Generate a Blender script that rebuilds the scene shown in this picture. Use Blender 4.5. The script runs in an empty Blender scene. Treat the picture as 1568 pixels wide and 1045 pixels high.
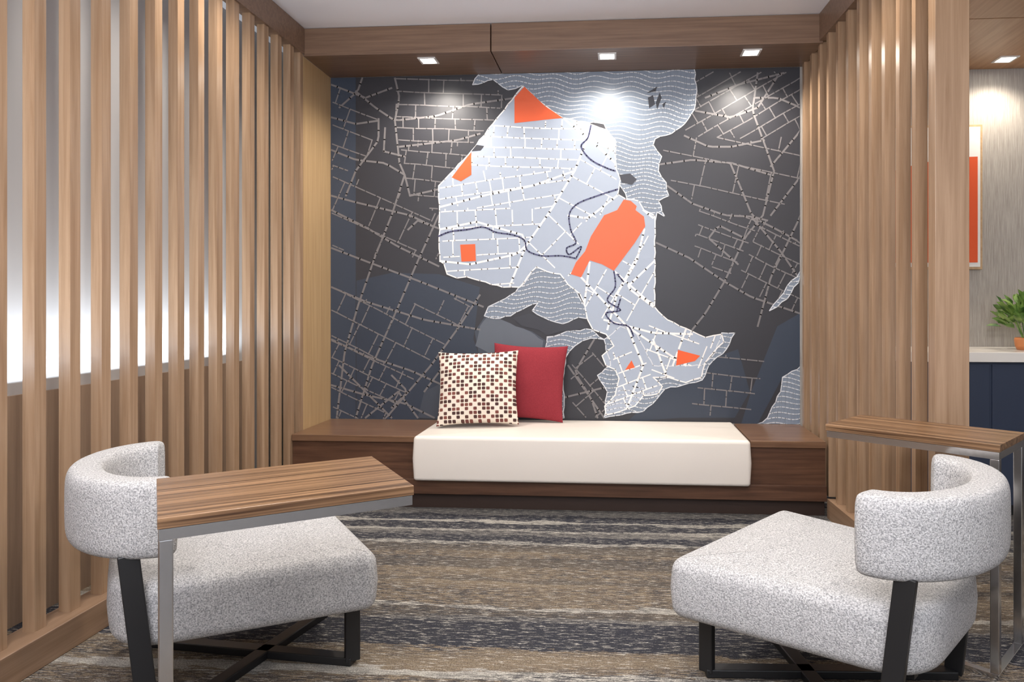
import bpy, bmesh, math, random
from math import sin, cos, pi, radians, sqrt
from mathutils import Vector, Matrix
random.seed(7)
scene = bpy.context.scene
try:
    scene.view_settings.view_transform = 'Standard'
    scene.view_settings.look = 'None'
except Exception: pass

# ------------------------------------------------------------------ materials
def new_mat(name):
    m = bpy.data.materials.new(name); m.use_nodes = True
    nt = m.node_tree
    return m, nt, nt.nodes['Principled BSDF']

def plain(name, col, rough=.5, metal=0, emit=0, spec=.5):
    m, nt, b = new_mat(name)
    b.inputs['Base Color'].default_value = (*col, 1)
    b.inputs['Roughness'].default_value = rough
    b.inputs['Metallic'].default_value = metal
    b.inputs['Specular IOR Level'].default_value = spec
    if emit:
        b.inputs['Emission Color'].default_value = (*col, 1)
        b.inputs['Emission Strength'].default_value = emit
    return m

def ramp(nt, stops, interp='LINEAR'):
    r = nt.nodes.new('ShaderNodeValToRGB'); cr = r.color_ramp; cr.interpolation = interp
    while len(cr.elements) > 1: cr.elements.remove(cr.elements[-1])
    cr.elements[0].position = stops[0][0]; cr.elements[0].color = (*stops[0][1], 1)
    for p, c in stops[1:]:
        e = cr.elements.new(p); e.color = (*c, 1)
    return r

def noise(nt, vec, scale, detail=4, rough=.55, dist=0):
    n = nt.nodes.new('ShaderNodeTexNoise')
    n.inputs['Scale'].default_value = scale; n.inputs['Detail'].default_value = detail
    n.inputs['Roughness'].default_value = rough; n.inputs['Distortion'].default_value = dist
    nt.links.new(vec, n.inputs['Vector']); return n

def mapped(nt, sc, loc=(0,0,0), rot=(0,0,0)):
    tc = nt.nodes.new('ShaderNodeTexCoord'); mp = nt.nodes.new('ShaderNodeMapping')
    mp.inputs['Scale'].default_value = sc; mp.inputs['Location'].default_value = loc
    mp.inputs['Rotation'].default_value = rot
    nt.links.new(tc.outputs['Object'], mp.inputs['Vector']); return mp.outputs['Vector']

def wood(name, c1, c2, sc, rough=.4, lo=.35, hi=.65, dist=.4):
    m, nt, b = new_mat(name)
    v = mapped(nt, sc)
    n = noise(nt, v, 1, 6, .6, dist)
    r = ramp(nt, [(lo, c1), (hi, c2)])
    nt.links.new(n.outputs['Fac'], r.inputs['Fac'])
    nt.links.new(r.outputs['Color'], b.inputs['Base Color'])
    b.inputs['Roughness'].default_value = rough
    return m

def mixc(nt, fac, a, bcol, blend='MIX'):
    mx = nt.nodes.new('ShaderNodeMix'); mx.data_type = 'RGBA'; mx.blend_type = blend
    if isinstance(fac,(int,float)): mx.inputs['Factor'].default_value=fac
    else: nt.links.new(fac, mx.inputs['Factor'])
    for s, v in (('A', a), ('B', bcol)):
        sock = [i for i in mx.inputs if i.name == s and i.type == 'RGBA'][0]
        if isinstance(v, tuple): sock.default_value = (*v, 1)
        else: nt.links.new(v, sock)
    return [o for o in mx.outputs if o.type == 'RGBA'][0]

def M(nt, op, a, b=None):
    n = nt.nodes.new('ShaderNodeMath'); n.operation = op
    for i, v in enumerate((a, b)):
        if v is None: continue
        if isinstance(v, (int, float)): n.inputs[i].default_value = v
        else: nt.links.new(v, n.inputs[i])
    return n.outputs[0]

def fabric(name, c1, c2, sc=260, bump=.35):
    m, nt, b = new_mat(name)
    v = mapped(nt, (1,1,1))
    n = noise(nt, v, sc, 3, .7)
    r = ramp(nt, [(.35, c1), (.62, c2)])
    nt.links.new(n.outputs['Fac'], r.inputs['Fac'])
    nt.links.new(r.outputs['Color'], b.inputs['Base Color'])
    b.inputs['Roughness'].default_value = .95; b.inputs['Specular IOR Level'].default_value = .15
    bp = nt.nodes.new('ShaderNodeBump'); bp.inputs['Strength'].default_value = bump
    bp.inputs['Distance'].default_value = .005
    nt.links.new(n.outputs['Fac'], bp.inputs['Height']); nt.links.new(bp.outputs['Normal'], b.inputs['Normal'])
    return m

slat_wood = wood('slat_oak', (.27,.165,.095), (.38,.25,.155), (45,45,1.6), .27)
panel_wood = wood('panel_oak', (.42,.27,.13), (.52,.35,.18), (60,60,1.6), .4)
bulk_wood = wood('bulkhead_wood', (.15,.088,.056), (.22,.135,.086), (2,60,60), .34)
bench_wood = wood('bench_walnut', (.065,.030,.018), (.12,.058,.033), (2.5,45,45), .3)
bench_top_wood = wood('bench_ledge_wood', (.12,.062,.035), (.20,.108,.06), (2.5,60,60), .28)
plinth_wood = wood('plinth_wood', (.22,.135,.08), (.30,.19,.12), (60,2,60), .4)
dark_wain = wood('wainscot_wood', (.26,.18,.125),(.34,.24,.17), (50,50,2), .5)
table_wood = wood('table_zebrano', (.06,.028,.012), (.29,.165,.085), (1.1,95,95), .3, .37, .60, .2)
steel = plain('brushed_steel', (.66,.66,.67), .2, 1)
black_metal = plain('black_metal', (.012,.012,.013), .4)
white_paint = plain('white_paint', (.88,.87,.90), .6)
leather = plain('cream_vinyl', (.72,.665,.60), .42)
boucle = fabric('boucle', (.24,.24,.245), (.68,.67,.665), 240, .8)
red_fab = fabric('red_fabric', (.20,.022,.032), (.30,.040,.05), 400, .2)
seat_white = plain('counter_white', (.8,.77,.72), .3)
navy = plain('navy_laminate', (.03,.042,.075), .35)

# carpet
def carpet():
    m, nt, b = new_mat('striped_carpet')
    tc = nt.nodes.new('ShaderNodeTexCoord')
    sep = nt.nodes.new('ShaderNodeSeparateXYZ'); nt.links.new(tc.outputs['Object'], sep.inputs[0])
    v1 = mapped(nt, (2.2, 12, 1)); n1 = noise(nt, v1, 1, 6, .75)
    y = M(nt, 'ADD', sep.outputs['Y'], M(nt, 'MULTIPLY', M(nt, 'SUBTRACT', n1.outputs['Fac'], .5), .22))
    pos = M(nt, 'DIVIDE', M(nt, 'SUBTRACT', y, 1.9), 2.0)
    pos = M(nt, 'PINGPONG', pos, 1.0)
    tan=(.205,.160,.112); cream=(.40,.375,.33); ch=(.035,.036,.046); tp=(.12,.10,.08); gr=(.16,.15,.14)
    st = [(0,tan),(.1,cream),(.13,tan),(.2,ch),(.30,gr),(.315,tp),(.35,cream),(.37,tan),(.475,tp),(.50,tan),
          (.555,tp),(.62,tan),(.65,tp),(.70,cream),(.72,ch),(.765,gr),(.795,cream),(.815,ch),(.865,cream),(.88,ch),(.93,gr)]
    r = ramp(nt, st, 'CONSTANT'); nt.links.new(pos, r.inputs['Fac'])
    v2 = mapped(nt, (16, 120, 1)); n2 = noise(nt, v2, 1, 5, .8)
    r2 = ramp(nt, [(.47,(0,0,0)),(.51,(.88,.88,.88))]); nt.links.new(n2.outputs['Fac'], r2.inputs['Fac'])
    vb = mapped(nt, (.6, 5.5, 1),(3,1,0)); nb = noise(nt, vb, 1, 2, .5)
    rb_ = ramp(nt, [(.36,(.25,.25,.25)),(.56,(1,1,1))]); nt.links.new(nb.outputs['Fac'], rb_.inputs['Fac'])
    c = mixc(nt, M(nt,'MULTIPLY',r2.outputs['Color'],rb_.outputs['Color']), r.outputs['Color'], (.042,.042,.048))
    v3 = mapped(nt, (18, 130, 1), (13.1,7.7,0)); n3 = noise(nt, v3, 1, 5, .8)
    r3 = ramp(nt, [(.56,(0,0,0)),(.585,(.85,.85,.85))]); nt.links.new(n3.outputs['Fac'], r3.inputs['Fac'])
    c = mixc(nt, r3.outputs['Color'], c, (.46,.43,.38))
    v4 = mapped(nt, (1,1,1)); n4 = noise(nt, v4, 220, 2, .6)
    r4 = ramp(nt, [(.35,(.6,.6,.6)),(.65,(1.25,1.25,1.25))]); nt.links.new(n4.outputs['Fac'], r4.inputs['Fac'])
    c = mixc(nt, 1.0, c, r4.outputs['Color'], 'MULTIPLY')
    nt.links.new(c, b.inputs['Base Color'])
    b.inputs['Roughness'].default_value=.95; b.inputs['Specular IOR Level'].default_value=.1
    bp = nt.nodes.new('ShaderNodeBump'); bp.inputs['Strength'].default_value=.4; bp.inputs['Distance'].default_value=.004
    nt.links.new(n4.outputs['Fac'], bp.inputs['Height']); nt.links.new(bp.outputs['Normal'], b.inputs['Normal'])
    return m
carpet_mat = carpet()

def wallpaper():
    m, nt, b = new_mat('grasscloth_wallpaper')
    v = mapped(nt, (180, 180, 6)); n = noise(nt, v, 1, 4, .7)
    r = ramp(nt, [(.35,(.30,.27,.24)),(.65,(.47,.44,.40))]); nt.links.new(n.outputs['Fac'], r.inputs['Fac'])
    nt.links.new(r.outputs['Color'], b.inputs['Base Color']); b.inputs['Roughness'].default_value=.8
    return m
wp = wallpaper()

def pillow_pattern():
    m, nt, b = new_mat('square_check_fabric')
    tc = nt.nodes.new('ShaderNodeTexCoord'); sep = nt.nodes.new('ShaderNodeSeparateXYZ')
    nt.links.new(tc.outputs['Object'], sep.inputs[0])
    cell=.0245
    fx = M(nt,'DIVIDE',M(nt,'ADD',sep.outputs['X'],1.0),cell); fy = M(nt,'DIVIDE',M(nt,'ADD',sep.outputs['Y'],1.0),cell*.9)
    ix = M(nt,'FLOOR',fx); iy = M(nt,'FLOOR',fy)
    ax = M(nt,'ABSOLUTE',M(nt,'SUBTRACT',M(nt,'FRACT',fx),.5)); ay = M(nt,'ABSOLUTE',M(nt,'SUBTRACT',M(nt,'FRACT',fy),.5))
    # squares with clipped corners
    sq = M(nt,'MULTIPLY',M(nt,'MULTIPLY',M(nt,'LESS_THAN',ax,.40),M(nt,'LESS_THAN',ay,.40)),M(nt,'LESS_THAN',M(nt,'ADD',ax,ay),.66))
    g1 = M(nt,'GREATER_THAN',M(nt,'FLOORED_MODULO',M(nt,'ADD',ix,iy),4),.5)
    g2 = M(nt,'GREATER_THAN',M(nt,'FLOORED_MODULO',M(nt,'SUBTRACT',ix,iy),6),.5)
    g = M(nt,'MULTIPLY',sq,M(nt,'MULTIPLY',g1,g2))
    cb = nt.nodes.new('ShaderNodeCombineXYZ'); nt.links.new(ix,cb.inputs[0]); nt.links.new(iy,cb.inputs[1])
    wn = nt.nodes.new('ShaderNodeTexWhiteNoise'); wn.noise_dimensions='2D'; nt.links.new(cb.outputs[0], wn.inputs['Vector'])
    r = ramp(nt, [(0,(.15,.045,.038)),(.3,(.06,.025,.022)),(.6,(.19,.06,.045)),(.8,(.09,.035,.028))], 'CONSTANT')
    nt.links.new(wn.outputs['Value'], r.inputs['Fac'])
    c = mixc(nt, g, (.74,.66,.56), r.outputs['Color'])
    nt.links.new(c, b.inputs['Base Color']); b.inputs['Roughness'].default_value=.9
    return m
pat_mat = pillow_pattern()

# ------------------------------------------------------------------ geometry helpers
def link(ob, parent=None):
    scene.collection.objects.link(ob)
    if parent: ob.parent = parent
    return ob
def empty(name, loc=(0,0,0), rz=0):
    e = bpy.data.objects.new(name, None); e.empty_display_size=.1
    e.location = loc; e.rotation_euler=(0,0,rz); scene.collection.objects.link(e); return e
def mesh_obj(name, verts, faces, mat, parent=None, smooth=False):
    me = bpy.data.meshes.new(name); me.from_pydata(verts, [], faces); me.update()
    bm = bmesh.new(); bm.from_mesh(me); bmesh.ops.recalc_face_normals(bm, faces=bm.faces); bm.to_mesh(me); bm.free()
    me.materials.append(mat)
    if smooth:
        for p in me.polygons: p.use_smooth=True
    return link(bpy.data.objects.new(name, me), parent)
def box_vf(x0,x1,y0,y1,z0,z1,verts,faces):
    i=len(verts)
    verts += [(x0,y0,z0),(x1,y0,z0),(x1,y1,z0),(x0,y1,z0),(x0,y0,z1),(x1,y0,z1),(x1,y1,z1),(x0,y1,z1)]
    faces += [(i,i+3,i+2,i+1),(i+4,i+5,i+6,i+7),(i,i+1,i+5,i+4),(i+1,i+2,i+6,i+5),(i+2,i+3,i+7,i+6),(i+3,i,i+4,i+7)]
def boxes(name, lst, mat, parent=None, bevel=0):
    v=[];f=[]
    for b in lst: box_vf(*b, v, f)
    o = mesh_obj(name, v, f, mat, parent)
    if bevel:
        md=o.modifiers.new('bev','BEVEL'); md.width=bevel; md.segments=3; md.limit_method='ANGLE'
    return o
def hexa(name, base, z0, z1, mat, parent=None):
    n=len(base); v=[(x,y,z0) for x,y in base]+[(x,y,z1) for x,y in base]
    f=[tuple(range(n))[::-1], tuple(range(n,2*n))]+[(i,(i+1)%n,n+(i+1)%n,n+i) for i in range(n)]
    return mesh_obj(name, v, f, mat, parent)

# ------------------------------------------------------------------ room
YB=4.40; XL=-1.80; XR=1.09; ZS=2.54; ZC=2.70
boxes('floor', [(-2.2,4.2,-1.6,4.5,-.06,0)], carpet_mat)
boxes('ceiling', [(-2.2,4.2,-1.6,4.5,ZC,ZC+.08)], white_paint)
boxes('wall_back', [(-2.2,4.2,YB,YB+.1,0,ZC)], wp)
boxes('wall_left', [(-2.2,-2.1,-1.6,YB,0,ZC)], plain('pale_wall',(.44,.43,.43),.7))
boxes('wall_right', [(4.1,4.2,-1.6,YB,0,ZC)], wp)
boxes('trim_1', [(-2.1,-2.088,-1.6,3.98,.0,.80)], dark_wain)     # wainscot behind screen

# bulkhead (two panels with joint)
bh = empty('wood_bulkhead')
boxes('panel_1', [(XL,-.715,4.0,YB-.002,ZS,ZC-.002)], bulk_wood, bh, .002)
boxes('panel_2', [(-.709,1.115,4.0,YB-.002,ZS,ZC-.002)], bulk_wood, bh, .002)

# left screen
ls = empty('slat_partition')
v=[];f=[]
y=3.86
while y>-.8:
    box_vf(-1.84,-1.80,y-.0225,y+.0225,.10,2.56,v,f); y-=.145
mesh_obj('slats', v, f, slat_wood, ls)
boxes('plinth',[(-1.87,-1.76,-.9,3.84,0,.10)],plinth_wood,ls,.003)
boxes('header',[(-1.86,-1.79,-.9,3.998,2.55,2.698)],bulk_wood,ls,.002)
boxes('end_panel',[(-1.86,-1.80,3.965,4.0,0,2.55)],slat_wood,ls)
boxes('side_panel',[(-1.86,-1.80,4.003,YB-.002,0,2.54)],panel_wood,ls)

# right screen, slightly splayed
rs = empty('slat_partition')
def xr(y): return 1.09+(4.4-y)*.0365
v=[];f=[]
y=4.33
while y>2.82:
    x=xr(y); box_vf(x,x+.045,y-.019,y+.019,.10,2.56,v,f); y-=.145
mesh_obj('slats', v, f, slat_wood, rs)
hexa('plinth',[(xr(3.84)-.02,3.84),(xr(2.76)-.02,2.76),(xr(2.76)+.08,2.76),(xr(3.84)+.08,3.84)],0,.10,plinth_wood,rs)
hexa('header',[(xr(3.998)-.01,3.998),(xr(.5)-.01,.5),(xr(.5)+.12,.5),(xr(3.998)+.12,3.998)],2.55,2.698,bulk_wood,rs)
boxes('end_post',[(1.15,1.27,2.70,2.76,0,2.55)],slat_wood,rs,.002)

# right room soffit
rsf = empty('wood_soffit')
wsf = wood('soffit_wood',(.36,.20,.10),(.46,.27,.145),(40,2,40),.4)
boxes('panel_1',[(1.30,4.1,3.62,YB-.002,2.50,2.69)],wsf,rsf,.002)
boxes('panel_2',[(1.30,4.1,1.2,3.614,2.50,2.69)],wsf,rsf,.002)

# ------------------------------------------------------------------ bench
be = empty('built_in_bench')
XRb=1.10
boxes('ledge_left',[(XL+.002,-1.10,3.85,YB-.004,.36,.395)],bench_top_wood,be,.003)
boxes('ledge_right',[(.70,XRb-.012,3.85,YB-.004,.36,.395)],bench_top_wood,be,.003)
boxes('box_left',[(XL+.002,-1.10,3.865,YB-.004,.09,.359)],bench_wood,be)
boxes('box_right',[(.70,XRb-.012,3.865,YB-.004,.09,.359)],bench_wood,be)
boxes('platform',[(-1.098,.698,3.84,YB-.004,.09,.165)],bench_wood,be,.003)
boxes('front_rail',[(XL+.002,XRb-.012,3.835,3.863,.085,.165)],bench_wood,be,.002)
boxes('toe_kick',[(XL+.002,XRb-.012,3.88,YB-.004,0,.088)],plain('toe_kick',(.035,.018,.012),.5),be)

# lofted cushion
def offset_poly(P, d):
    n=len(P); out=[]
    for i in range(n):
        a=Vector(P[i-1]); b=Vector(P[(i+1)%n]); t=(b-a).normalized()
        out.append((P[i][0]-t.y*d, P[i][1]+t.x*d))
    return out
def rrect(x0,x1,y0f,y1f,rad,n=10,edge=14):
    c=[(x0,-y0f),(x1,-y1f),(x1,y1f),(x0,y0f)]
    pts=[]
    for i in range(4):
        p=Vector(c[i]); a=Vector(c[i-1]); b=Vector(c[(i+1)%4]); r=rad[i]
        da=(a-p).normalized(); db=(b-p).normalized()
        s=p+da*r; e=p+db*r
        for k in range(n+1):
            t=k/n; q=(1-t)**2*s+2*t*(1-t)*p+t*t*e; pts.append((q.x,q.y))
        nx=Vector(c[(i+1)%4]); r2=rad[(i+1)%4]; e2=nx-db*r2
        for k in range(1,edge):
            q=e.lerp(e2,k/edge); pts.append((q.x,q.y))
    return pts
def cushion(name, P, z0, z1, r, dome, mat, parent, r0=None, bulge=0):
    r0=r0 or r
    rings=[]; n=len(P)
    for k in range(7):
        a=k/6*pi/2; rings.append((r0*(1-sin(a)), z0+r0*(1-cos(a))))
    if bulge: rings.append((-bulge,(z0+z1)/2))
    for k in range(7):
        a=k/6*pi/2; rings.append((r*(1-cos(a)), z1-r+r*sin(a)))
    cx=sum(p[0] for p in P)/n; cy=sum(p[1] for p in P)/n
    V=[];F=[]
    for off,z in rings:
        for q in offset_poly(P,off): V.append((q[0],q[1],z))
    base=offset_poly(P,r); m=6
    for k in range(1,m+1):
        s=1-k/(m+.4)
        for q in base: V.append((cx+(q[0]-cx)*s, cy+(q[1]-cy)*s, z1+dome*(1-s*s)))
    R=len(rings)+m
    for i in range(R-1):
        for j in range(n): F.append((i*n+j,i*n+(j+1)%n,(i+1)*n+(j+1)%n,(i+1)*n+j))
    F.append(tuple(range(n))[::-1]); F.append(tuple(range((R-1)*n,R*n)))
    return mesh_obj(name,V,F,mat,parent,True)
P=rrect(-.892,.892,.30,.30,(.02,)*4,5,10)
bc=cushion('bench_cushion',P,.167,.408,.022,.012,leather,be,.018,.006)
bc.location=(-.203,4.082,0)

# pillows
def pillow(name, mat, loc, rx, rz, ry, s=.45, T=.085, ax=1.0):
    N=28; V=[];F=[]
    def h(u,v):
        a=max(0,1-u*u); b=max(0,1-v*v); return T*(a*b)**.45
    def xy(u,v): return (ax*u*s/2*(1-.07*(1-v*v)), v*s/2*(1-.07*(1-u*u)))
    for side in (1,-1):
        for i in range(N+1):
            for j in range(N+1):
                u=sin((i/N-.5)*pi); w=sin((j/N-.5)*pi); x,y_=xy(u,w)
                V.append((x,y_,side*(h(u,w)+.001)*(1+.06*sin(9*x+5*y_)+.05*sin(31*x-17*y_))))
    o=(N+1)**2
    for i in range(N):
        for j in range(N):
            a=i*(N+1)+j; F.append((a,a+N+1,a+N+2,a+1)); F.append((o+a,o+a+1,o+a+N+2,o+a+N+1))
    for i in range(N):
        for (a,b) in ((i,i+1),(N*(N+1)+i,N*(N+1)+i+1),(i*(N+1),(i+1)*(N+1)),(i*(N+1)+N,(i+1)*(N+1)+N)):
            F.append((a,b,o+b,o+a))
    ob=mesh_obj(name,V,F,mat,None,True)
    mw=Matrix.Rotation(rz,4,'Z')@Matrix.Rotation(rx,4,'X')@Matrix.Rotation(ry,4,'Z')
    zmin=min((mw@Vector(p)).z for p in V)
    loc=(loc[0],loc[1],loc[2]-zmin)
    ob.matrix_world = Matrix.Translation(loc)@mw
    return ob
pillow('throw_pillow', pat_mat, (-.805,4.105,.419), radians(72), radians(4), radians(1.5), .435,.08,1.08)
pillow('throw_pillow', red_fab, (-.535,4.27,.419), radians(78), radians(-5), radians(-2), .455, .065)

# ------------------------------------------------------------------ mural (flat printed artwork on the back wall)
mur = empty('map_wall_mural')
TH=radians(4.2); C_,S_=cos(TH),sin(TH)
def art(u,v):
    """artboard units -> metres on the wall plane (homography measured from the artwork)"""
    t=(u-865)/1100.; X=YB*(t*C_-S_)/(C_+t*S_); d=-X*S_+YB*C_
    return (X, 1.12+d*(465-v)/1100.)
def flat(name, polys, mat, lay):
    V=[];F=[]
    for k,p in enumerate(polys):
        i=len(V)
        for q in p:
            x,z=art(*q); x=min(max(x,XL+.001),XR-.001); z=min(max(z,.396),ZS-.001)
            V.append((x,YB-.003-lay*.0005-k*2e-7,z))
        F.append(tuple(range(i,i+len(p))))
    me=bpy.data.meshes.new(name); me.from_pydata(V,[],F); me.update(); me.materials.append(mat)
    return link(bpy.data.objects.new(name,me),mur)
def ribbon(pts,w):
    out=[]
    for a,b in zip(pts,pts[1:]):
        a=Vector(a);b=Vector(b); d=b-a
        if d.length<1e-4: continue
        d.normalize(); n=Vector((-d.y,d.x))*w/2; e=d*w*.3
        out.append([tuple(a-e+n),tuple(b+e+n),tuple(b+e-n),tuple(a-e-n)])
    return out
def inside(p,poly):
    x,y_=p; c=False; n=len(poly)
    for i in range(n):
        x1,y1=poly[i]; x2,y2=poly[i-1]
        if (y1>y_)!=(y2>y_) and x<(x2-x1)*(y_-y1)/(y2-y1)+x1: c=not c
    return c
def dens(pts,st=3):
    out=[]
    for a,b in zip(pts,pts[1:]):
        a=Vector(a);b=Vector(b);n=max(1,int((b-a).length/st))
        for k in range(n): out.append(tuple(a.lerp(b,k/n)))
    out.append(tuple(pts[-1])); return out
def clip(pts,poly,excl=()):
    runs=[];cur=[]
    for p in dens(pts):
        if inside(p,poly) and not any(inside(p,e) for e in excl): cur.append(p)
        else:
            if len(cur)>1: runs.append(cur)
            cur=[]
    if len(cur)>1: runs.append(cur)
    return runs
def jag(poly,amp,st=7,seed=1):
    rnd=random.Random(seed); out=[]
    n=len(poly)
    for i in range(n):
        a=Vector(poly[i]); b=Vector(poly[(i+1)%n]); m=max(1,int((b-a).length/st))
        d=(b-a); nn=Vector((-d.y,d.x)).normalized() if d.length>0 else d
        for k in range(m):
            q=a.lerp(b,k/m)+(nn*rnd.uniform(-amp,amp) if k else Vector((0,0))); out.append((q.x,q.y))
    return out
def smooth_line(pts,n=6):
    out=[]
    P=[pts[0]]+list(pts)+[pts[-1]]
    for i in range(1,len(P)-2):
        p0,p1,p2,p3=[Vector(q) for q in P[i-1:i+3]]
        for k in range(n):
            t=k/n
            q=.5*((2*p1)+(-p0+p2)*t+(2*p0-5*p1+4*p2-p3)*t*t+(-p0+3*p1-3*p2+p3)*t**3); out.append((q.x,q.y))
    out.append(tuple(pts[-1])); return out

def ink(name,c,r=.45): return plain(name,c,r)
BOUND=[(505,100),(1228,100),(1228,662),(505,662)]
flat('background_print',[[(505,100),(1228,100),(1228,662),(505,662)]],ink('ink_charcoal',(.026,.026,.032)),0)
zones=[[(505,100),(545,100),(545,662),(505,662)],
       [(1190,500),(1228,480),(1228,562),(1198,578),(1160,655),(1135,655),(1150,600)]]
flat('tint_print',zones,ink('ink_slate',(.032,.044,.068)),1)
flat('tint_print_1b',[[(546,430),(600,418),(672,420),(735,440),(725,520),(740,560),(700,600),(640,662),(546,662)],
       [(1060,560),(1130,535),(1148,600),(1125,640),(1040,640),(960,662),(1020,590)]],ink('ink_slate_2',(.029,.039,.060)),1.1)
flat('tint_print_2',[[(727,508),(742,486),(760,487),(790,500),(815,508),(836,522),(832,545),(838,600),(845,645),(800,662),(700,662),(640,640),(650,600),(700,575),(735,552)]],ink('ink_grey_blue',(.050,.060,.080)),1.3)
flat('tint_print_3',[jag([(735,500),(745,487),(762,487),(790,500),(812,508),(832,522),(830,545),(800,552),(760,548),(728,530)],1,8,4)],ink('ink_grey',(.11,.125,.15)),1.5)

# dark-side roads
roads=[]
def R(*p): roads.append(list(p))
R((508,322),(560,348),(610,378),(672,408)); R((620,268),(600,330),(575,392),(548,470),(528,540),(516,640))
R((508,380),(560,400),(640,430),(740,470)); R((735,452),(700,505),(660,560),(590,642))
R((508,440),(560,462),(650,490),(735,505)); R((672,330),(640,400),(610,470),(570,560),(545,640))
R((508,520),(560,545),(630,568),(700,600)); R((508,590),(560,605),(620,618),(665,640))
R((545,140),(575,165),(605,185),(668,178),(720,160),(790,150)); R((580,182),(580,215),(545,262),(530,300))
R((605,185),(612,250),(620,268),(628,300)); R((508,130),(560,150),(600,135)); R((508,180),(545,190),(580,185)); R((508,230),(545,245),(590,250),(620,268))
R((628,300),(672,290)); R((612,225),(700,215),(735,205)); R((605,120),(612,150),(605,185))
R((590,196),(588,232),(620,240)); R((555,120),(548,140),(520,165)); R((508,300),(545,310),(628,330),(660,345)); R((625,352),(640,338),(672,350))
R((600,575),(625,600),(600,625)); R((650,600),(680,560),(720,585)); R((520,560),(600,640)); R((560,640),(610,600),(640,640))
R((1022,285),(1060,312),(1110,330),(1150,332),(1190,352),(1226,372)); R((1118,250),(1135,290),(1152,332),(1175,338))
R((1168,330),(1140,365),(1110,430),(1080,480),(1060,505)); R((1150,332),(1195,385),(1226,430))
R((1005,372),(1055,395),(1110,432),(1150,455),(1224,480)); R((1010,252),(1060,245),(1120,250),(1180,268))
R((1048,208),(1085,225),(1120,225),(1170,215)); R((1160,112),(1152,170),(1172,225),(1185,262),(1168,330))
R((1190,118),(1160,165),(1120,180),(1065,170)); R((1226,200),(1180,255)); R((1226,165),(1190,150),(1155,150))
R((1226,330),(1180,425),(1160,500)); R((1085,365),(1130,405)); R((1085,365),(1100,345),(1140,365))
R((1080,150),(1130,130),(1200,112)); R((1226,270),(1180,330)); R((910,520),(880,570),(905,610),(915,640)); R((870,560),(925,640)); R((860,610),(940,590))
def grid(poly,ang,dx,dy,seed,drop=.22,jit=.18):
    rnd=random.Random(seed); ca,sa=cos(radians(ang)),sin(radians(ang)); L=[]
    cx=sum(p[0] for p in poly)/len(poly); cy=sum(p[1] for p in poly)/len(poly)
    rad=max(sqrt((p[0]-cx)**2+(p[1]-cy)**2) for p in poly)+5
    def T(x,y_): return (cx+x*ca-y_*sa, cy+x*sa+y_*ca)
    ys=[]; yy=-rad
    while yy<=rad: ys.append(yy); yy+=dy*rnd.uniform(1-jit,1+jit)
    for yy in ys:
        xx=-rad; pts=[]
        while xx<rad: pts.append(T(xx,yy+rnd.uniform(-1,1))); xx+=dx*1.5
        L.append(pts)
    for y0,y1 in zip(ys,ys[1:]):
        xx=-rad+rnd.uniform(0,dx)
        while xx<rad:
            if rnd.random()>drop: L.append([T(xx,y0),T(xx+rnd.uniform(-1.5,1.5),y1)])
            xx+=dx*rnd.uniform(1-jit,1+jit)
    out=[]
    for q in L: out+=clip(q,poly)
    return out
def thin(r): return r[::3]+[r[-1]] if len(r)>4 else r
rb=[]
for p in roads:
    for r in clip(p,BOUND): rb+=ribbon(thin(r),2.8)
for P_,a,dx,dy,s in [([(508,120),(580,185),(555,262),(508,262)],20,34,30,1),
  ([(605,120),(725,120),(790,150),(720,225),(612,225),(605,185)],2,28,18,2),
  ([(612,225),(700,215),(720,235),(672,285),(672,330),(628,300)],5,30,22,3),
  ([(508,262),(628,300),(672,330),(672,400),(575,392),(508,380)],24,60,52,4),
  ([(508,440),(600,470),(735,450),(690,520),(640,575),(560,545),(508,520)],27,36,30,5),
  ([(508,520),(640,575),(590,642),(508,642)],25,28,24,6),
  ([(1065,110),(1226,110),(1226,200),(1170,215),(1048,208)],-30,34,19,7),
  ([(1048,208),(1170,215),(1226,200),(1226,300),(1168,330),(1030,300),(1015,230)],12,52,40,8),
  ([(1070,320),(1150,332),(1168,330),(1118,425),(1060,392)],20,26,18,9),
  ([(1168,330),(1226,370),(1226,480),(1125,440)],26,28,24,10),
  ([(1090,540),(1175,545),(1150,630),(1050,640)],6,34,24,11),
  ([(870,560),(925,530),(930,640),(880,640)],50,38,34,12)]:
    for r in grid(P_,a,dx,dy,s): rb+=ribbon(thin(r),1.8)
flat('street_print',rb,ink('ink_road_grey',(.17,.158,.158)),2)

water=[[(724,130),(733,112),(770,104),(1063,104),(1067,140),(1063,168),(1048,190),(1028,205),(1003,213),(1000,222),(1013,240),(1008,262),(1020,280),(1024,300),(1008,308),(1018,332),(1006,325),(1003,340),(985,338),(965,312),(945,275),(938,215),(925,190),(858,184),(810,140),(800,131),(778,138),(755,122)],
 [(818,410),(860,420),(882,445),(896,470),(898,488),(886,486),(862,496),(832,486),(815,476),(824,464),(800,474),(782,484),(758,488),(742,484),(748,470),(782,452),(802,436)],
 [(832,548),(838,516),(858,512),(872,506),(905,505),(925,520),(905,518),(892,522),(880,530),(866,548),(862,580),(864,640),(845,645),(838,600)],
 [(925,520),(950,500),(975,512),(985,530),(1000,560),(1075,560),(1095,540),(1105,510),(1125,510),(1112,535),(1085,560),(1075,582),(1045,590),(1018,596),(1005,612),(985,630),(925,640),(930,600),(915,575),(935,560)],
 [(1175,640),(1195,600),(1198,578),(1228,562),(1228,662),(1160,655)],
 [(1178,476),(1192,458),(1205,438),(1228,416),(1228,424),(1215,440),(1205,458),(1190,470)]]
water=[jag(w,1.6,8,i+3) for i,w in enumerate(water)]
flat('water_print',water,ink('ink_water',(.20,.24,.30)),3)
wv=[]
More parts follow.
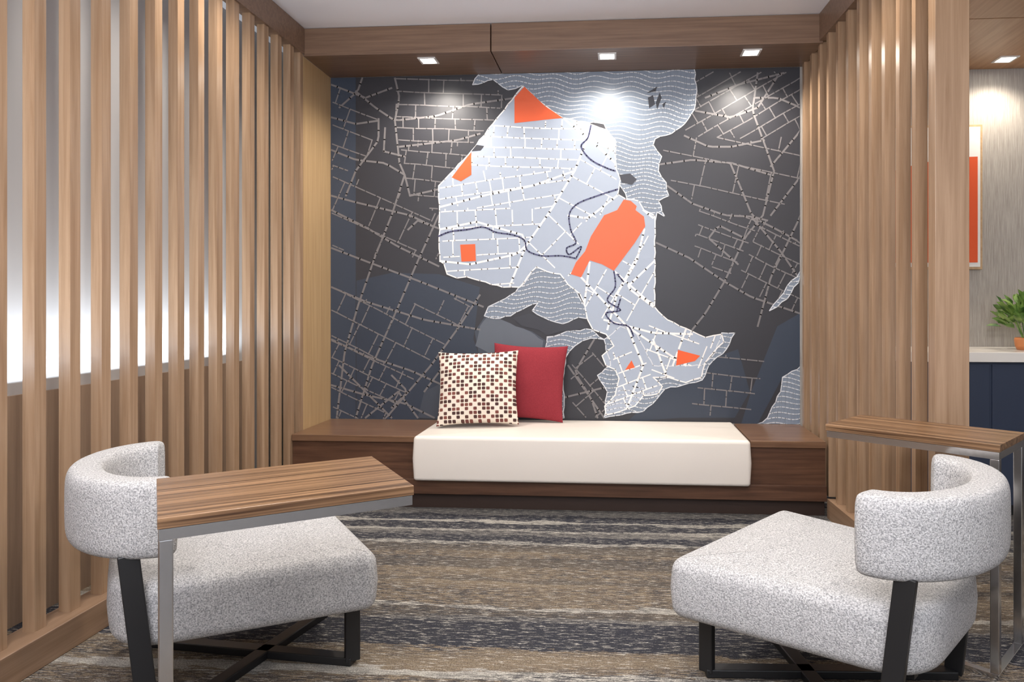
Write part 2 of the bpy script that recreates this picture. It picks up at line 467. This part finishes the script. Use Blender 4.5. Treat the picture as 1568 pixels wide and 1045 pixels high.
for w in water:
    y0=min(p[1] for p in w); y1=max(p[1] for p in w); x0=min(p[0] for p in w); x1=max(p[0] for p in w)
    yy=y0-8
    while yy<y1+8:
        ph=yy*.028
        line=[(x,yy+2.6*sin(x/9.5+ph)+2.0*sin(x/23-ph*1.7)+.06*(x-x0)*sin(yy*.01)) for x in [x0+i*3 for i in range(int((x1-x0)/3)+2)]]
        for r in clip(line,w): wv+=ribbon(r,1.4)
        yy+=7.2
    wv+=ribbon(w+[w[0]],1.5)
flat('wave_print',wv,ink('ink_wave',(.62,.64,.67)),4)

land=[(800,133),(835,162),(862,181),(905,191),(930,200),(942,215),(942,255),(950,275),(946,298),(958,305),(978,308),(986,322),(1002,330),(1003,350),(1002,470),(1022,490),(1050,503),(1080,517),(1105,512),(1108,524),(1092,540),(1080,555),(1074,578),(1050,586),(1020,577),(1000,578),(1014,592),(1008,603),(985,606),(972,622),(950,630),(928,635),(926,622),(942,605),(948,580),(942,566),(928,560),(922,545),(940,530),(928,512),(908,505),(900,490),(895,465),(888,450),(870,436),(858,420),(838,416),(822,409),(808,424),(796,440),(770,440),(735,430),(715,424),(700,426),(685,420),(680,404),(674,400),(672,285),(690,266),(722,232),(755,190),(790,145)]
land2=jag(land,.9,9,5)
flat('land_print',[land2],ink('ink_land',(.36,.41,.495)),5)
flat('dark_island_print',[[(785,487),(812,480),(832,490),(862,497),(888,488),(902,502),(880,506),(858,508),(838,514),(825,505),(800,500)],
    [(948,268),(965,266),(975,275),(968,283),(952,280)],[(722,232),(730,222),(742,224),(736,231)],
    [(992,150),(1000,146),(1003,160),(994,166)],[(1004,158),(1010,142),(1013,150),(1006,168)],[(990,143),(1006,133),(1004,140)],[(1014,160),(1020,156),(1016,166)]],
    ink('ink_dark',(.03,.031,.04)),6.5)
L=[]
orange=[[(803,133),(835,163),(862,181),(832,184),(788,189),(788,150)],[(692,272),(722,233),(722,268),(706,278)],[(705,375),(728,374),(729,400),(707,401)],
 [(955,306),(966,308),(975,316),(973,322),(986,332),(988,347),(972,372),(940,415),(922,405),(903,399),(890,425),(874,420),(882,402),(896,385),(905,362),(925,330),(945,322)],
 [(1038,536),(1072,545),(1064,553),(1035,560)],[(957,567),(967,552),(972,563)]]
for P_,a,dx,dy,s in [([(760,180),(905,185),(880,262),(722,262),(722,232)],2,26,15,21),
  ([(690,262),(880,262),(845,320),(672,318),(672,285)],-9,24,18,22),
  ([(672,318),(845,320),(806,376),(785,440),(680,425)],-3,30,23,23),
  ([(905,190),(942,210),(945,300),(905,345),(845,320),(880,262)],28,36,32,24),
  ([(845,320),(905,345),(880,425),(820,415),(806,376)],45,60,44,25),
  ([(988,345),(1002,350),(1002,475),(940,500),(893,470),(903,402),(940,415)],-60,55,34,26),
  ([(1002,475),(1110,515),(1075,580),(1000,580),(985,520)],20,38,30,27),
  ([(940,530),(985,545),(1010,600),(930,635)],-20,30,22,28)]:
    for r in grid(P_,a,dx,dy,s,.28): L.append((r,1.9))
for q in [[(908,192),(880,262),(845,320),(806,376)],[(672,352),(730,340),(800,360),(806,376)],[(806,376),(780,440)],[(674,400),(720,405),(790,390),(806,376)],
          [(862,181),(905,215),(942,250)],[(945,300),(900,335),(870,330)],[(985,322),(1000,334)],
          [(988,345),(975,400),(945,450),(930,505)],[(903,402),(895,465)],[(1002,400),(960,440),(1000,470)],[(890,425),(960,500),(1050,560)],[(940,415),(1002,470)],
          [(925,490),(1000,510),(1060,512)],[(960,500),(985,560),(960,625)],[(1000,520),(1020,575)],[(1050,505),(1030,560)],[(672,318),(740,300),(815,285),(880,262)]]:
    L.append((q,3.0))
rb=[]
for q,w in L:
    for r in clip(q,land2,orange): rb+=ribbon(thin(r), w)
rb+=ribbon(land2+[land2[0]],1.8)
flat('land_street_print',rb,ink('ink_white',(.84,.81,.78)),6)
flat('orange_print',orange,ink('ink_orange',(.78,.105,.02)),7)
rv=[]
for q in [[(672,362),(690,355),(715,352),(740,348),(760,356),(785,360),(803,368),(808,384),(830,392),(860,392),(882,396)],
          [(905,193),(900,212),(890,225),(905,245),(930,258),(942,262)],
          [(946,290),(915,300),(885,312),(872,328),(874,352),(882,372),(868,380),(872,390),(890,378),(882,396)],
          [(940,415),(942,440),(930,460),(950,475),(928,480),(940,495),(962,500),(970,515)],[(945,420),(955,432)],[(950,458),(945,475)]]:
    rv+=ribbon(smooth_line(q),2.2)
flat('river_print',rv,ink('ink_navy',(.05,.05,.13)),8)

# ------------------------------------------------------------------ lounge chairs
def bar(name, a, b, w, t, mat, parent, up=Vector((0,0,1)), bev=.003):
    a=Vector(a);b=Vector(b); d=(b-a).normalized()
    s=d.cross(up)
    if s.length<.01: s=d.cross(Vector((1,0,0)))
    s.normalize(); o=s.cross(d).normalized()
    V=[]
    for p in (a,b):
        for i,j in ((-1,-1),(1,-1),(1,1),(-1,1)): V.append(tuple(p+s*w/2*i+o*t/2*j))
    F=[(3,2,1,0),(4,5,6,7),(0,1,5,4),(1,2,6,5),(2,3,7,6),(3,0,4,7)]
    ob=mesh_obj(name,V,F,mat,parent)
    if bev:
        md=ob.modifiers.new('b','BEVEL'); md.width=bev; md.segments=2
    return ob
def chair(loc, ang):
    e=empty('lounge_chair',(loc[0],loc[1],0),ang)
    P=rrect(-.33,.35,.275,.36,(.15,.055,.055,.15),8,8)
    cushion('seat',P,.213,.386,.040,.014,boucle,e,.04,.004)
    V=[];F=[];n=44;m=28
    path=[]
    for i in range(n+1):
        a=radians(-101)+radians(202)*i/n
        path.append(Vector((-.195-.19*cos(a)*(1 if cos(a)>0 else .5), .286*sin(a))))
    for i,p in enumerate(path):
        t=(path[min(i+1,n)]-path[max(i-1,0)]).normalized(); nn=Vector((-t.y,t.x))
        k=min(i,n-i)/2.8; k=min(1,k); sc=sqrt(max(0,1-(1-k)**2))*.97+.03
        for j in range(m):
            th=2*pi*j/m; ct,st=cos(th),sin(th)
            px=(abs(ct)**.42)*(1 if ct>0 else -1)*.050*sc; pz=(abs(st)**.40)*(1 if st>0 else -1)*.101*(.78+.22*sc)
            V.append((p.x+nn.x*px, p.y+nn.y*px, .562+pz))
    for i in range(n):
        for j in range(m): F.append((i*m+j,i*m+(j+1)%m,(i+1)*m+(j+1)%m,(i+1)*m+j))
    F.append(tuple(range(m))[::-1]); F.append(tuple(range(n*m,n*m+m)))
    o=mesh_obj('backrest',V,F,boucle,e,True)
    sub=o.modifiers.new('s','SUBSURF'); sub.levels=1; sub.render_levels=1
    for i,s in enumerate((1,-1)):
        bar('rear_post_%d'%(i+1),(-.285,s*.285,.475),(-.235,s*.300,.012),.05,.022,black_metal,e,Vector((0,1,0)))
        bar('base_bar_%d'%(i+1),(-.24,s*.297,.0125),(.315,-s*.20,.0125),.045,.025,black_metal,e)
        bar('front_leg_%d'%(i+1),(.31,s*.20,.012),(.31,s*.20,.225),.045,.022,black_metal,e,Vector((0,1,0)))
    boxes('seat_rail_1',[(-.28,.32,-.21,-.18,.20,.222)],black_metal,e)
    boxes('seat_rail_2',[(-.28,.32,.18,.21,.20,.222)],black_metal,e)
    return e
chair((-1.19,2.155),radians(36))
chair((.635,2.15),radians(141.3))

# ------------------------------------------------------------------ laptop tables
def table(corner, ang, flip=1, Lx=.535, Wy=.35):
    e=empty('side_table',(corner[0],corner[1],0),ang)
    boxes('table_top',[(0,Lx,0,Wy,.678,.700)],table_wood,e,.0015)
    boxes('top_frame',[(.003,Lx-.003,.003,.028,.655,.677),(.003,Lx-.003,Wy-.028,Wy-.003,.655,.677),
                       (.003,.028,.028,Wy-.028,.655,.677),(Lx-.028,Lx-.003,.028,Wy-.028,.655,.677)],steel,e)
    x=.003 if flip==1 else Lx-.028
    boxes('uprights',[(x,x+.025,.003,.028,.015,.655),(x,x+.025,Wy-.028,Wy-.003,.015,.655)],steel,e,.002)
    boxes('base',[(.003,Lx-.003,.003,.028,0,.015),(x,x+.025,.028,Wy-.003,0,.015)],steel,e,.001)
    return e
table((-.895,1.338),radians(34),Lx=.515,Wy=.37)
table((.722,2.562),radians(-40.5),flip=0,Lx=.535,Wy=.30)

# ------------------------------------------------------------------ right-hand room
art_e=empty('framed_artwork')
boxes('frame',[(1.52,2.13,4.372,4.397,1.32,2.17)],wood('frame_oak',(.45,.3,.17),(.55,.38,.22),(40,40,40)),art_e,.002)
boxes('mat_board',[(1.535,2.115,4.368,4.371,1.335,2.155)],plain('mat_white',(.8,.79,.76),.6),art_e)
pts=[(1.56,1.36),(2.10,1.36),(2.10,1.98)]+[(2.10-.54*k/12,1.98-.10*(k/12)**2) for k in range(1,13)]
V=[(x,4.366,z) for x,z in pts]
mesh_obj('orange_print',V,[tuple(range(len(V)))],plain('art_orange',(.70,.09,.02),.6),art_e)
ce=empty('credenza')
boxes('body',[(1.50,3.3,3.93,YB-.004,.06,.812)],navy,ce,.002)
boxes('toe',[(1.52,3.28,3.96,YB-.01,0,.06)],black_metal,ce)
boxes('counter_top',[(1.48,3.32,3.90,YB-.003,.813,.865)],seat_white,ce,.003)
boxes('door_panels',[(1.51+.45*i,1.945+.45*i,3.922,3.93,.08,.80) for i in range(4)],navy,ce,.001)
# plant
pe=empty('potted_plant',(2.225,4.10,.866))
V=[];F=[];prof=[(.0,.0),(.042,0),(.052,.03),(.056,.07),(.052,.085),(.046,.085),(.044,.07),(0,.068)]
seg=24
for r,z in prof:
    for k in range(seg): V.append((r*cos(2*pi*k/seg),r*sin(2*pi*k/seg),z*.8))
for i in range(len(prof)-1):
    for k in range(seg): F.append((i*seg+k,i*seg+(k+1)%seg,(i+1)*seg+(k+1)%seg,(i+1)*seg+k))
mesh_obj('pot',V,F,plain('terracotta',(.55,.20,.07),.5),pe,True)
V=[];F=[]
rnd=random.Random(4)
for k in range(230):
    az=rnd.uniform(0,2*pi); el=rnd.uniform(-.25,1.5); rr=rnd.uniform(.06,.155)
    base=Vector((cos(az)*cos(el)*rr, sin(az)*cos(el)*rr, .14+sin(el)*rr*.85))
    d=(base-Vector((0,0,.08))).normalized(); d=(d+Vector((rnd.uniform(-.5,.5),rnd.uniform(-.5,.5),rnd.uniform(-.3,.3)))).normalized()
    s=d.cross(Vector((rnd.random()-.5,rnd.random()-.5,1))).normalized(); u=s.cross(d)
    Ln=rnd.uniform(.05,.08); W=Ln*.3; i=len(V)
    V+= [tuple(base),tuple(base+d*Ln*.35+s*W+u*.005),tuple(base+d*Ln*.75+s*W*.8+u*.002),tuple(base+d*Ln-u*.008),tuple(base+d*Ln*.75-s*W*.8+u*.002),tuple(base+d*Ln*.35-s*W+u*.005),tuple(base+d*Ln*.5-u*.004)]
    F+= [(i,i+1,i+6),(i+1,i+2,i+6),(i+2,i+3,i+6),(i+3,i+4,i+6),(i+4,i+5,i+6),(i+5,i,i+6)]
m,nt,b=new_mat('leaf'); n_=noise(nt,mapped(nt,(1,1,1)),14,2); r_=ramp(nt,[(.35,(.04,.13,.02)),(.65,(.26,.40,.09))])
nt.links.new(n_.outputs['Fac'],r_.inputs['Fac']); nt.links.new(r_.outputs['Color'],b.inputs['Base Color'])
mesh_obj('leaves',V,F,m,pe)
for k in range(9):
    a=k*.7; bar('stem_%d'%(k+1),(0.01*cos(a),.01*sin(a),.05),(.07*cos(a),.07*sin(a),.20),.004,.004,m,pe,bev=0)

# ------------------------------------------------------------------ lights
lens_m=plain('lamp_lens',(1,.95,.86),.5,0,25)
trim_m=plain('lamp_trim',(.75,.74,.72),.4)
def downlight(x,y,z,power,ang=130,col=(1,.9,.76),s=.04,tilt=0,blend=.7):
    e=empty('recessed_downlight',(x,y,z))
    boxes('trim_ring',[(-s-.012,s+.012,-s-.012,-s,-.006,0),(-s-.012,s+.012,s,s+.012,-.006,0),(-s-.012,-s,-s,s,-.006,0),(s,s+.012,-s,s,-.006,0)],trim_m,e)
    boxes('lens',[(-s,s,-s,s,-.003,0)],lens_m,e)
    ld=bpy.data.lights.new('beam','SPOT'); ld.energy=power; ld.color=col; ld.spot_size=radians(ang); ld.spot_blend=blend; ld.shadow_soft_size=.05
    lo=bpy.data.objects.new('beam',ld); lo.location=(0,0,-.012); lo.rotation_euler=(tilt,0,0); link(lo,e)
    return e
for x,pw in ((-1.10,68),(-.06,44),(.75,62)): downlight(x,4.12,ZS,pw,155,(1,.93,.84))
downlight(2.18,4.22,2.50,34,140); downlight(3.1,4.22,2.50,30,140); downlight(2.2,2.6,2.50,25,140)
for x,y in ((-1.45,2.95),(-.35,2.6),(.75,2.9),(-1.35,1.2),(-.2,1.0),(.95,1.0)): downlight(x,y,ZC,58,150,(1,.94,.86))
def area(name,loc,rot,sx,sy,power,col):
    ld=bpy.data.lights.new(name,'AREA'); ld.shape='RECTANGLE'; ld.size=sx; ld.size_y=sy; ld.energy=power; ld.color=col
    o=bpy.data.objects.new(name,ld); o.location=loc; o.rotation_euler=rot; link(o); return o
# cove strip on the wainscot cap, washing the wall behind the left screen upward
area('cove_strip_light',(-2.03,1.4,.86),(radians(180),radians(-15),0),.05,4.8,42,(.80,.90,1))
# added fill lights behind the camera: one aimed down, one brightening the ceiling
area('rear_fill_light',(-.2,-.4,2.66),(radians(20),0,0),2.2,1.2,80,(.96,.97,1))
area('upward_fill_light',(-.2,-.9,1.9),(radians(180-35),0,0),2.5,.4,125,(.93,.93,1))

w=bpy.data.worlds.new('world'); scene.world=w; w.use_nodes=True
w.node_tree.nodes['Background'].inputs[0].default_value=(.88,.92,1,1); w.node_tree.nodes['Background'].inputs[1].default_value=.85

# ------------------------------------------------------------------ camera
cd=bpy.data.cameras.new('camera'); cam=bpy.data.objects.new('camera',cd); scene.collection.objects.link(cam)
cam.location=(0,0,1.12); cam.rotation_euler=(radians(90),0,radians(4.2))
cd.sensor_width=36; cd.lens=36*1100/1568; cd.shift_x=-81/1568; cd.shift_y=-57.5/1568; cd.clip_start=.05
scene.camera=cam
